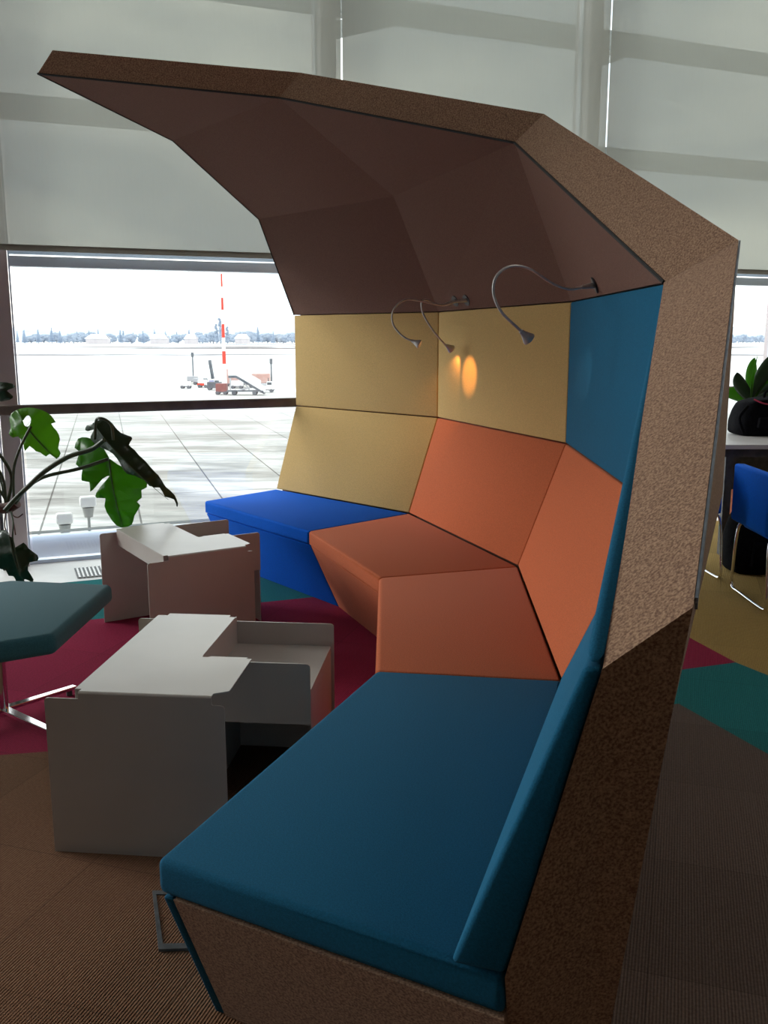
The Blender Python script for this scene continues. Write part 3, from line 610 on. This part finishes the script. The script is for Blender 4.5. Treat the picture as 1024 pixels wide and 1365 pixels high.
# ------------------------------------------------------------------ outside: facade pipe, beams, apron, equipment, treeline
PIPE = mat('pale_blue_cladding', (.62, .70, .90), .3, noise=(3, (.68, .76, .94), .4, .6))
EXT = mat('pale_steel', (.30, .30, .28), .6, noise=(4, (.34, .34, .32), .4, .6))
r = empty('facade_pipe', wp(0, -.085, .93), WANG, label='pale blue horizontal pipe running outside below the window', cat='pipe')
bm = bmesh.new(); tube(bm, [(-5, 0, 0), (6, 0, 0)], .088, 20); link('pipe_body', bm, PIPE, r, smooth=60)
for k in range(12):
    bm = bmesh.new(); box(bm, (-4.6+k*.42, 0, -.25), (.018, .10, .36)); link('bracket', bm, EXT, r)
bm = bmesh.new(); tube(bm, [(-5, .30, .045), (6, .30, .045)], .008, 8); tube(bm, [(-5, .42, .03), (6, .42, .03)], .006, 8); link('cable_rail', bm, EXT, r)
bm = bmesh.new(); prism(bm, [wp(-9, -.30, .18), wp(11, -.30, .18), wp(11, -.30, 1.6), wp(-9, -.30, 1.6)], (0, 0, -.12)); link('trim_20', bm, WHITEF, kind='structure')
def flood(s, off, h, label):
    r = empty('floodlight', wp(s, -.30, off), WANG, label=label, cat='floodlight')
    bm = bmesh.new(); tube(bm, [(0, 0, 0), (0, 0, h-.05)], .012, 8); link('pole', bm, EXT, r, smooth=60)
    bm = bmesh.new(); box(bm, (0, 0, h), (.13, .09, .09)); bevel(bm, .02, 3); link('lamp_housing', bm, WHITEF, r, smooth=60)
    bm = bmesh.new(); tube(bm, [(0, 0, h-.05), (0, 0, h-.13)], [.05, .035], 12); link('socket', bm, EXT, r, smooth=60)
flood(-.10, 1.55, .30, 'small white floodlight outside above the pipe, close to the left post')
flood(.10, 1.7, .40, 'taller white floodlight outside, just left of the hanging green leaf')
for nme, sA, sB, zz, off, th, lab in (('facade_beam', -8, 12, 2.99, 1.0, .15, 'lower pale steel beam outside, showing through the roller shades'), ('facade_beam', -8, 12, 3.93, 1.0, .16, 'upper pale steel beam outside, showing through the shades near the top')):
    bm = bmesh.new(); a = wp(sA, zz, off); b_ = wp(sB, zz, off); box(bm, (a+b_)/2, (sB-sA, .12, th), WANG); link(nme, bm, EXT, label=lab, cat='beam')
for s, lab in ((2.75, 'diagonal brace outside by the upper beam above the middle of the hood'), (5.2, 'diagonal brace outside at the upper right behind the shade')):
    bm = bmesh.new(); c = wp(s, 4.12, 1.8); box(bm, c, (1.5, .08, .13), WANG+.5, 0, -.35); link('facade_brace', bm, EXT, label=lab, cat='beam')
# ground
g = bpy.data.materials.new('snowy_apron'); g.use_nodes = True; t = g.node_tree; b = t.nodes['Principled BSDF']; b.inputs['Roughness'].default_value = .9; b.inputs['Specular IOR Level'].default_value = .1
co = t.nodes.new('ShaderNodeTexCoord')
def nz(scale, vec=(1, 1, 1), det=6, rot=0):
    m_ = t.nodes.new('ShaderNodeMapping'); m_.inputs['Scale'].default_value = vec; m_.inputs['Rotation'].default_value = (0, 0, rot)
    n = t.nodes.new('ShaderNodeTexNoise'); n.inputs['Scale'].default_value = scale; n.inputs['Detail'].default_value = det; n.inputs['Roughness'].default_value = .6
    t.links.new(co.outputs['Object'], m_.inputs[0]); t.links.new(m_.outputs[0], n.inputs['Vector']); return n.outputs['Fac']
def ramp(sock, a, b2, c0=(0, 0, 0, 1), c1=(1, 1, 1, 1)):
    r_ = t.nodes.new('ShaderNodeValToRGB'); r_.color_ramp.elements[0].position = a; r_.color_ramp.elements[1].position = b2; r_.color_ramp.elements[0].color = c0; r_.color_ramp.elements[1].color = c1
    t.links.new(sock, r_.inputs['Fac']); return r_.outputs['Color']
def mixc(f, a, b2, mode='MIX'):
    m_ = t.nodes.new('ShaderNodeMix'); m_.data_type = 'RGBA'; m_.blend_type = mode
    for s, v in ((0, f), (6, a), (7, b2)):
        if isinstance(v, (float, int)): m_.inputs[s].default_value = v
        elif isinstance(v, tuple): m_.inputs[s].default_value = v
        else: t.links.new(v, m_.inputs[s])
    return m_.outputs[2]
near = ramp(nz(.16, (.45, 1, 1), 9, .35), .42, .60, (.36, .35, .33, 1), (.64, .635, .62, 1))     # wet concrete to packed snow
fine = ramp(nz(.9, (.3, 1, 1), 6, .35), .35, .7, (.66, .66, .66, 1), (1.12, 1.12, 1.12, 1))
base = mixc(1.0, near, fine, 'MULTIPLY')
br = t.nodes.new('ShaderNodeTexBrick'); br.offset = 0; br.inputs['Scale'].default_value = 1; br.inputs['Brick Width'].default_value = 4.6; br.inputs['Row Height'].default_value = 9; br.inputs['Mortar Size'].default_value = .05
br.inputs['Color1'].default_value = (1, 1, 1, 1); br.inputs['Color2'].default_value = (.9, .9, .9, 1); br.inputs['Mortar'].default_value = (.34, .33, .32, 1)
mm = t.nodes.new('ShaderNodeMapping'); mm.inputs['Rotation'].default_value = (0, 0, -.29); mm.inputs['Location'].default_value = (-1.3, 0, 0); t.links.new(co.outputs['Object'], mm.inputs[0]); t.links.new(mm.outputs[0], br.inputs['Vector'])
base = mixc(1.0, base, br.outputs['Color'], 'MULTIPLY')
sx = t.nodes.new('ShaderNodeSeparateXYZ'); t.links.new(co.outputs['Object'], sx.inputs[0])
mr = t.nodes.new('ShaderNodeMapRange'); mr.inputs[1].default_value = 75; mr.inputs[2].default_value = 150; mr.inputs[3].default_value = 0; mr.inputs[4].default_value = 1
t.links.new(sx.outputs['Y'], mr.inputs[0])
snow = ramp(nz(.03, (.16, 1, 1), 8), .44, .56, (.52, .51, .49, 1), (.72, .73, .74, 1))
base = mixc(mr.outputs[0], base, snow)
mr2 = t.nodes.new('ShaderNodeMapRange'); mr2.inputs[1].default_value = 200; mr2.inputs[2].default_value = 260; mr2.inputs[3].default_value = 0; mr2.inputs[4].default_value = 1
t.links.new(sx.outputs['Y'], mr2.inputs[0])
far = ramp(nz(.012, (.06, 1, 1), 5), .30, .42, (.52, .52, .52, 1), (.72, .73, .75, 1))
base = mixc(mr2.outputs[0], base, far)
for lo, hi, th, cc in ((640, 790, .44, (.16, .14, .14, 1)), (425, 460, .40, (.22, .21, .22, 1)), (900, 960, .38, (.26, .26, .28, 1))):   # verges of bare grass between the snowed runways
    a_ = t.nodes.new('ShaderNodeMath'); a_.operation = 'GREATER_THAN'; a_.inputs[1].default_value = lo; t.links.new(sx.outputs['Y'], a_.inputs[0])
    b_ = t.nodes.new('ShaderNodeMath'); b_.operation = 'LESS_THAN'; b_.inputs[1].default_value = hi; t.links.new(sx.outputs['Y'], b_.inputs[0])
    c_ = t.nodes.new('ShaderNodeMath'); c_.operation = 'MULTIPLY'; t.links.new(a_.outputs[0], c_.inputs[0]); t.links.new(b_.outputs[0], c_.inputs[1])
    d_ = t.nodes.new('ShaderNodeMath'); d_.operation = 'MULTIPLY'; t.links.new(c_.outputs[0], d_.inputs[0]); t.links.new(ramp(nz(.02, (.5, 1, 1), 6), th, th+.1), d_.inputs[1])
    base = mixc(d_.outputs[0], base, cc)
t.links.new(base, b.inputs['Base Color'])
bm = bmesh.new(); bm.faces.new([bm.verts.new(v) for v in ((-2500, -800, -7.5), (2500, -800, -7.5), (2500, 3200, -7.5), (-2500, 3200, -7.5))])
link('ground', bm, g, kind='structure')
# low ridge on the horizon, distance haze painted into its pale blue
bm = bmesh.new(); n = 80; HILL = mat('haze_blue_hills', (.44, .53, .62), 1, noise=(.02, (.50, .58, .66), .4, .6))
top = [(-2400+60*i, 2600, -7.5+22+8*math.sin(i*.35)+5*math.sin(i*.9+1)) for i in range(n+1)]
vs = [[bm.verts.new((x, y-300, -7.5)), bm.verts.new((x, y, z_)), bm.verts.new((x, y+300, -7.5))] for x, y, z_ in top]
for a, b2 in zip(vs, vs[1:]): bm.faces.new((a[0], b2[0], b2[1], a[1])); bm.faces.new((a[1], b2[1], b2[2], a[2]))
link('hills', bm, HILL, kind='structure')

RED = mat('signal_red', (.62, .045, .025), .5, noise=(.5, (.70, .07, .04), .4, .6)); WHT = mat('snow_white_paint', (.82, .82, .82), .5, noise=(.5, (.86, .86, .86), .4, .6))
GRY = mat('dark_grey_machine', (.10, .11, .13), .6, noise=(.8, (.16, .17, .19), .4, .6)); PGR = mat('pale_grey_machine', (.42, .42, .45), .6, noise=(.8, (.5, .5, .52), .4, .6))
RBR = mat('red_brown_container', (.26, .09, .085), .6, noise=(.8, (.32, .13, .12), .4, .6)); BLU = mat('dull_lilac_paint', (.38, .38, .60), .6, noise=(.8, (.45, .45, .65), .4, .6))
# lattice mast, banded red and white
r = empty('radio_mast', (-25.6, 150, -7.5), label='tall tapering red and white banded mast standing on the apron', cat='mast')
zs = [0, 2.7, 4.5, 6.5, 8.63, 10.74, 12.95, 14.81, 16.54, 18.49, 20.5, 22.5]
rad = lambda h: .34*(1-h/26)+.03
for k, (a, b_) in enumerate(zip(zs, zs[1:])):
    if k % 2 == 0 and k > 0 or k == 0: m = WHT
    else: m = RED
    m = [WHT, WHT, RED, WHT, RED, WHT, RED, WHT, RED, WHT, RED][k] if k else WHT
    bm = bmesh.new(); tube(bm, [(0, 0, a), (0, 0, b_)], [rad(a), rad(b_)], 10); link('mast_band', bm, m, r, smooth=60)
def crate(name, loc, size, m, label, cat, wheels=True, rz=0, extra=None):
    r = empty(name, loc, rz, label=label, cat=cat)
    bm = bmesh.new(); box(bm, (0, 0, .45+size[2]/2), size); bevel(bm, .05, 2); link('body', bm, m, r)
    bm = bmesh.new(); box(bm, (0, 0, .40), (size[0]*1.05, size[1]*1.02, .14)); link('chassis', bm, GRY, r)
    if wheels:
        for sx_ in (-1, 1):
            for sy in (-1, 1):
                bm = bmesh.new(); x, y = sx_*size[0]*.34, sy*size[1]*.5; tube(bm, [(x, y-.1, .28), (x, y+.1, .28)], .28, 12); link('wheel', bm, GRY, r, smooth=50)
    if extra: extra(r)
    return r
Gz = -7.5
crate('cargo_container', (-25.0, 143.6, Gz), (1.7, 1.4, 1.25), RBR, 'red-brown box trailer beside the foot of the passenger stairs', 'trailer')
def cab(r):
    bm = bmesh.new(); box(bm, (.5, 0, 1.35), (.9, 1.1, .75)); bevel(bm, .08, 2); link('cab', bm, WHT, r)
    bm = bmesh.new(); box(bm, (.5, -.56, 1.42), (.7, .03, .4)); link('window', bm, GRY, r)
def beacon(r):
    cab(r); bm = bmesh.new(); tube(bm, [(.3, 0, 1.7), (.3, 0, 2.3)], .07, 8); link('beacon', bm, GRY, r)
crate('baggage_tug', (-18.8, 149.4, Gz), (2.3, 1.3, .55), WHT, 'white baggage tractor parked to the right of the passenger stairs', 'tractor', extra=beacon)
crate('baggage_cart', (-20.6, 158, Gz), (2.0, 1.3, .5), PGR, 'low grey cart between the passenger stairs and the tractor', 'cart')
crate('service_truck', (-28.3, 155.6, Gz), (2.2, 1.5, .9), GRY, 'dark service truck left of the red-brown trailer', 'truck', extra=cab)
crate('service_truck', (-31.6, 163, Gz), (1.6, 1.5, 1.0), WHT, 'white service truck with a red flank, left of the dark truck', 'truck', extra=lambda r: (cab(r), link('red_flank', (lambda q: (box(q, (-.3, -.77, .6), (1.2, .04, .4)), q)[1])(bmesh.new()), RED, r)))
crate('baggage_cart', (-36.5, 178, Gz), (1.9, 1.3, .9), PGR, 'grey baggage cart, leftmost vehicle of the parked row', 'cart')
crate('baggage_cart', (-34.3, 173, Gz), (1.9, 1.3, .7), PGR, 'grey baggage cart, second vehicle from the left in the parked row', 'cart')
crate('belt_loader', (-31.3, 170, Gz), (2.4, 1.3, .5), BLU, 'pale lilac loader beneath the slanting dark belt', 'loader',
      extra=lambda r: link('belt', (lambda q: (box(q, (-.1, 0, 2.9), (.45, .9, 3.4), 0, 0, -.14), q)[1])(bmesh.new()), GRY, r))
def stairs(loc, flip, label, m):
    r = empty('passenger_stairs', loc, 0, label=label, cat='stairs')
    f = -1 if flip else 1
    bm = bmesh.new(); prism(bm, [(-f*2.2, -.6, 2.35), (-f*1.1, -.6, 2.35), (f*2.6, -.6, .35), (f*2.6, -.6, .12), (-f*1.2, -.6, 2.1), (-f*2.2, -.6, 2.1)], (0, 1.2, 0)); link('flight', bm, GRY, r)
    for sy in (-.62, .60):
        bm = bmesh.new(); prism(bm, [(-f*2.2, sy, 3.0), (-f*1.1, sy, 3.0), (f*2.7, sy, 1.0), (f*2.7, sy, .35), (-f*1.1, sy, 2.4), (-f*2.2, sy, 2.4)], (0, .03, 0)); link('side_rail', bm, m, r)
    r.scale = (1.12, 1.12, 1.25); bm = bmesh.new(); box(bm, (0, 0, .5), (5.0, 1.4, .16)); link('chassis', bm, GRY, r)
    for x0, x1 in ((-f*2.0, -f*1.9), (-f*1.1, f*.6), (f*.7, -f*.4)):
        bm = bmesh.new(); tube(bm, [(x0, -.5, .5), (x1, -.5, 2.0 if x1*f < 0 else .9)], .09, 6); link('strut', bm, PGR, r)
    for x in (-1.5, 1.3):
        for y in (-.65, .65):
            bm = bmesh.new(); tube(bm, [(x, y-.1, .3), (x, y+.1, .3)], .3, 12); link('wheel', bm, GRY, r, smooth=50)
stairs((-21.2, 142.6, Gz), False, 'snowy white mobile passenger stairs sloping down to the right, in front of the parked row', WHT)
stairs((-24.6, 163, Gz), False, 'white passenger stairs with reddish panels standing behind the front pair', WHT)
PINK = mat('faded_pink_panel', (.60, .36, .32), .6, noise=(.8, (.66, .45, .42), .4, .6))
crate('catering_truck', (-27.4, 168, Gz), (2.4, 1.6, 2.6), PINK, 'tall truck with faded pink box, standing behind the row left of the mast foot', 'truck')
crate('fuel_trailer', (-22.4, 170, Gz), (3.2, 1.6, 1.7), PINK, 'faded pink tall trailer behind the passenger stairs, right of the mast foot', 'trailer')
crate('baggage_cart', (-25.2, 160, Gz), (2.0, 1.3, .9), WHT, 'snow covered white cart right at the mast foot', 'cart')
crate('baggage_cart', (-34.0, 160, Gz), (1.6, 1.2, .8), WHT, 'snow covered white cart in front of the two leftmost grey carts', 'cart')
for x, y, h, label in ((-38.0, 186, 5.6, 'slim dark floodlight pole, leftmost of the apron poles'), (-19.9, 165, 4.9, 'slim dark pole right of the red and white mast')):
    r = empty('apron_pole', (x, y, Gz), label=label, cat='pole')
    bm = bmesh.new(); tube(bm, [(0, 0, 0), (0, 0, h)], .14, 8); link('pole', bm, GRY, r, smooth=50)
    bm = bmesh.new(); box(bm, (0, 0, h-.4), (.5, .3, .9)); link('lamp_box', bm, GRY, r)

# treeline about a kilometre away; its haze is put into the blue-grey colours
TREE = mat('haze_blue_twigs', (.29, .34, .43), 1, noise=(.25, (.37, .42, .50), .4, .6)); TR2 = mat('haze_blue_spruce', (.24, .30, .40), 1, noise=(.3, (.31, .37, .47), .4, .6))
BARK = mat('haze_blue_bark', (.22, .24, .30), 1, noise=(.5, (.28, .30, .35), .4, .6))
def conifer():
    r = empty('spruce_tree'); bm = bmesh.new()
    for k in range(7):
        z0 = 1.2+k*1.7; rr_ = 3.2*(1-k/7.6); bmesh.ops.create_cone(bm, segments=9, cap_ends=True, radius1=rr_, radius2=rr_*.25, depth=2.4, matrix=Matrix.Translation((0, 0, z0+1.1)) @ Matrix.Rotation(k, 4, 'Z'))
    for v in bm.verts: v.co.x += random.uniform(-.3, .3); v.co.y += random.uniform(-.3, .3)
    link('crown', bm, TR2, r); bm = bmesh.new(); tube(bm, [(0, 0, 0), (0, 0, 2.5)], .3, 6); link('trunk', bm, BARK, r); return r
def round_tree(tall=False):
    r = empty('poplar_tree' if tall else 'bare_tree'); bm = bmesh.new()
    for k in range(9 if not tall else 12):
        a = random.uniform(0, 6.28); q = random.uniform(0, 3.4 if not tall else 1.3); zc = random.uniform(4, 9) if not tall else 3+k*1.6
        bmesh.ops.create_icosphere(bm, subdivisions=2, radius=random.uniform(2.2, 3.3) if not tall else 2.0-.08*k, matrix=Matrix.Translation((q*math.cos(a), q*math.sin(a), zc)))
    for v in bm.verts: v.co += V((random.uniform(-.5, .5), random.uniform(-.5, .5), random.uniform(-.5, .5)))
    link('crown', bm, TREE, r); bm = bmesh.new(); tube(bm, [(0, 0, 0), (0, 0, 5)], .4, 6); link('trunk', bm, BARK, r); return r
con, rt, pop = conifer(), round_tree(), round_tree(True)
lab = {'spruce_tree': ('pointed blue-grey spruce in the distant treeline beyond the snowfield', 'distant spruces'),
       'bare_tree': ('rounded haze-coloured bare tree in the distant treeline beyond the snowfield', 'distant bare trees'),
       'poplar_tree': ('tall slender haze-coloured tree rising above the treeline just right of the mast', 'tall distant trees by the mast')}
used = set()
def plant(o, x, y, s, wide=1.0):
    c = o if o.name not in used and o.name in ('spruce_tree', 'bare_tree', 'poplar_tree') else copy_tree(o)
    used.add(c.name); base = o.name.split('.')[0]
    c.location = (x, y, Gz); c.scale = (s*wide, s*wide, s*random.uniform(.85, 1.15)); c.rotation_euler = (0, 0, random.uniform(0, 6.28))
    tag(c, lab[base][0], 'tree', lab[base][1])
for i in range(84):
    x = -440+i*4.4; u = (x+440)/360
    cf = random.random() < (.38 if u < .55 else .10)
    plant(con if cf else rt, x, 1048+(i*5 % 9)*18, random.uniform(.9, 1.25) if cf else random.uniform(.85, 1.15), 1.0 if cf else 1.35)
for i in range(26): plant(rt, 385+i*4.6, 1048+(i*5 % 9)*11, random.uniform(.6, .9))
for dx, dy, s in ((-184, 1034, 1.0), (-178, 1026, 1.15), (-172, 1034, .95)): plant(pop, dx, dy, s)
HW = mat('pale_house_wall', (.55, .50, .52), .9, noise=(.2, (.6, .55, .56), .4, .6)); RS = mat('snowy_roof', (.86, .87, .9), .9, noise=(.2, (.9, .9, .92), .4, .6))
hs = [(-307, 26, 'snow-roofed house in the treeline, leftmost of those in view'), (-241, 20, 'snow-roofed house in the treeline left of the mast'), (-207, 14, 'small snow-roofed house directly left of the mast'), (-152, 16, 'snow-roofed house right of the tall trees, beside the sofa edge')]
for x, w, label in hs:
    r = empty('distant_house', (x, 1010, Gz), 0, label=label, cat='house', group='distant houses')
    bm = bmesh.new(); box(bm, (0, 0, 3), (w*.9, 10, 6)); link('walls', bm, HW, r)
    bm = bmesh.new(); prism(bm, [(-w/2, -6, 5.8), (w/2, -6, 5.8), (w*.28, 0, 10.5), (-w*.28, 0, 10.5)], (0, .3, 0)); prism(bm, [(-w/2, 6, 5.8), (w/2, 6, 5.8), (w*.28, .3, 10.5), (-w*.28, .3, 10.5)], (0, .3, 0)); link('roof', bm, RS, r)
APT = mat('far_block_wall', (.42, .36, .42), .9, noise=(.2, (.5, .44, .5), .4, .6))
for x, w, h, label in ((428, 34, 14, 'pale distant apartment block seen past the right end of the hood'), (462, 26, 18, 'taller distant block at the right edge, beyond the plant')):
    r = empty('distant_block', (x, 1000, Gz), 0, label=label, cat='building')
    bm = bmesh.new(); box(bm, (0, 0, h/2), (w, 14, h)); link('walls', bm, APT, r)
    bm = bmesh.new(); box(bm, (0, 0, h+.5), (w+1, 15, 1)); link('roof', bm, RS, r)
    for k in range(5):
        for j in range(3):
            bm = bmesh.new(); box(bm, (-w/2+w*(k+.5)/5, -7.05, h*(j+.6)/3.3), (w*.09, .1, h*.14)); link('window', bm, GRY, r)
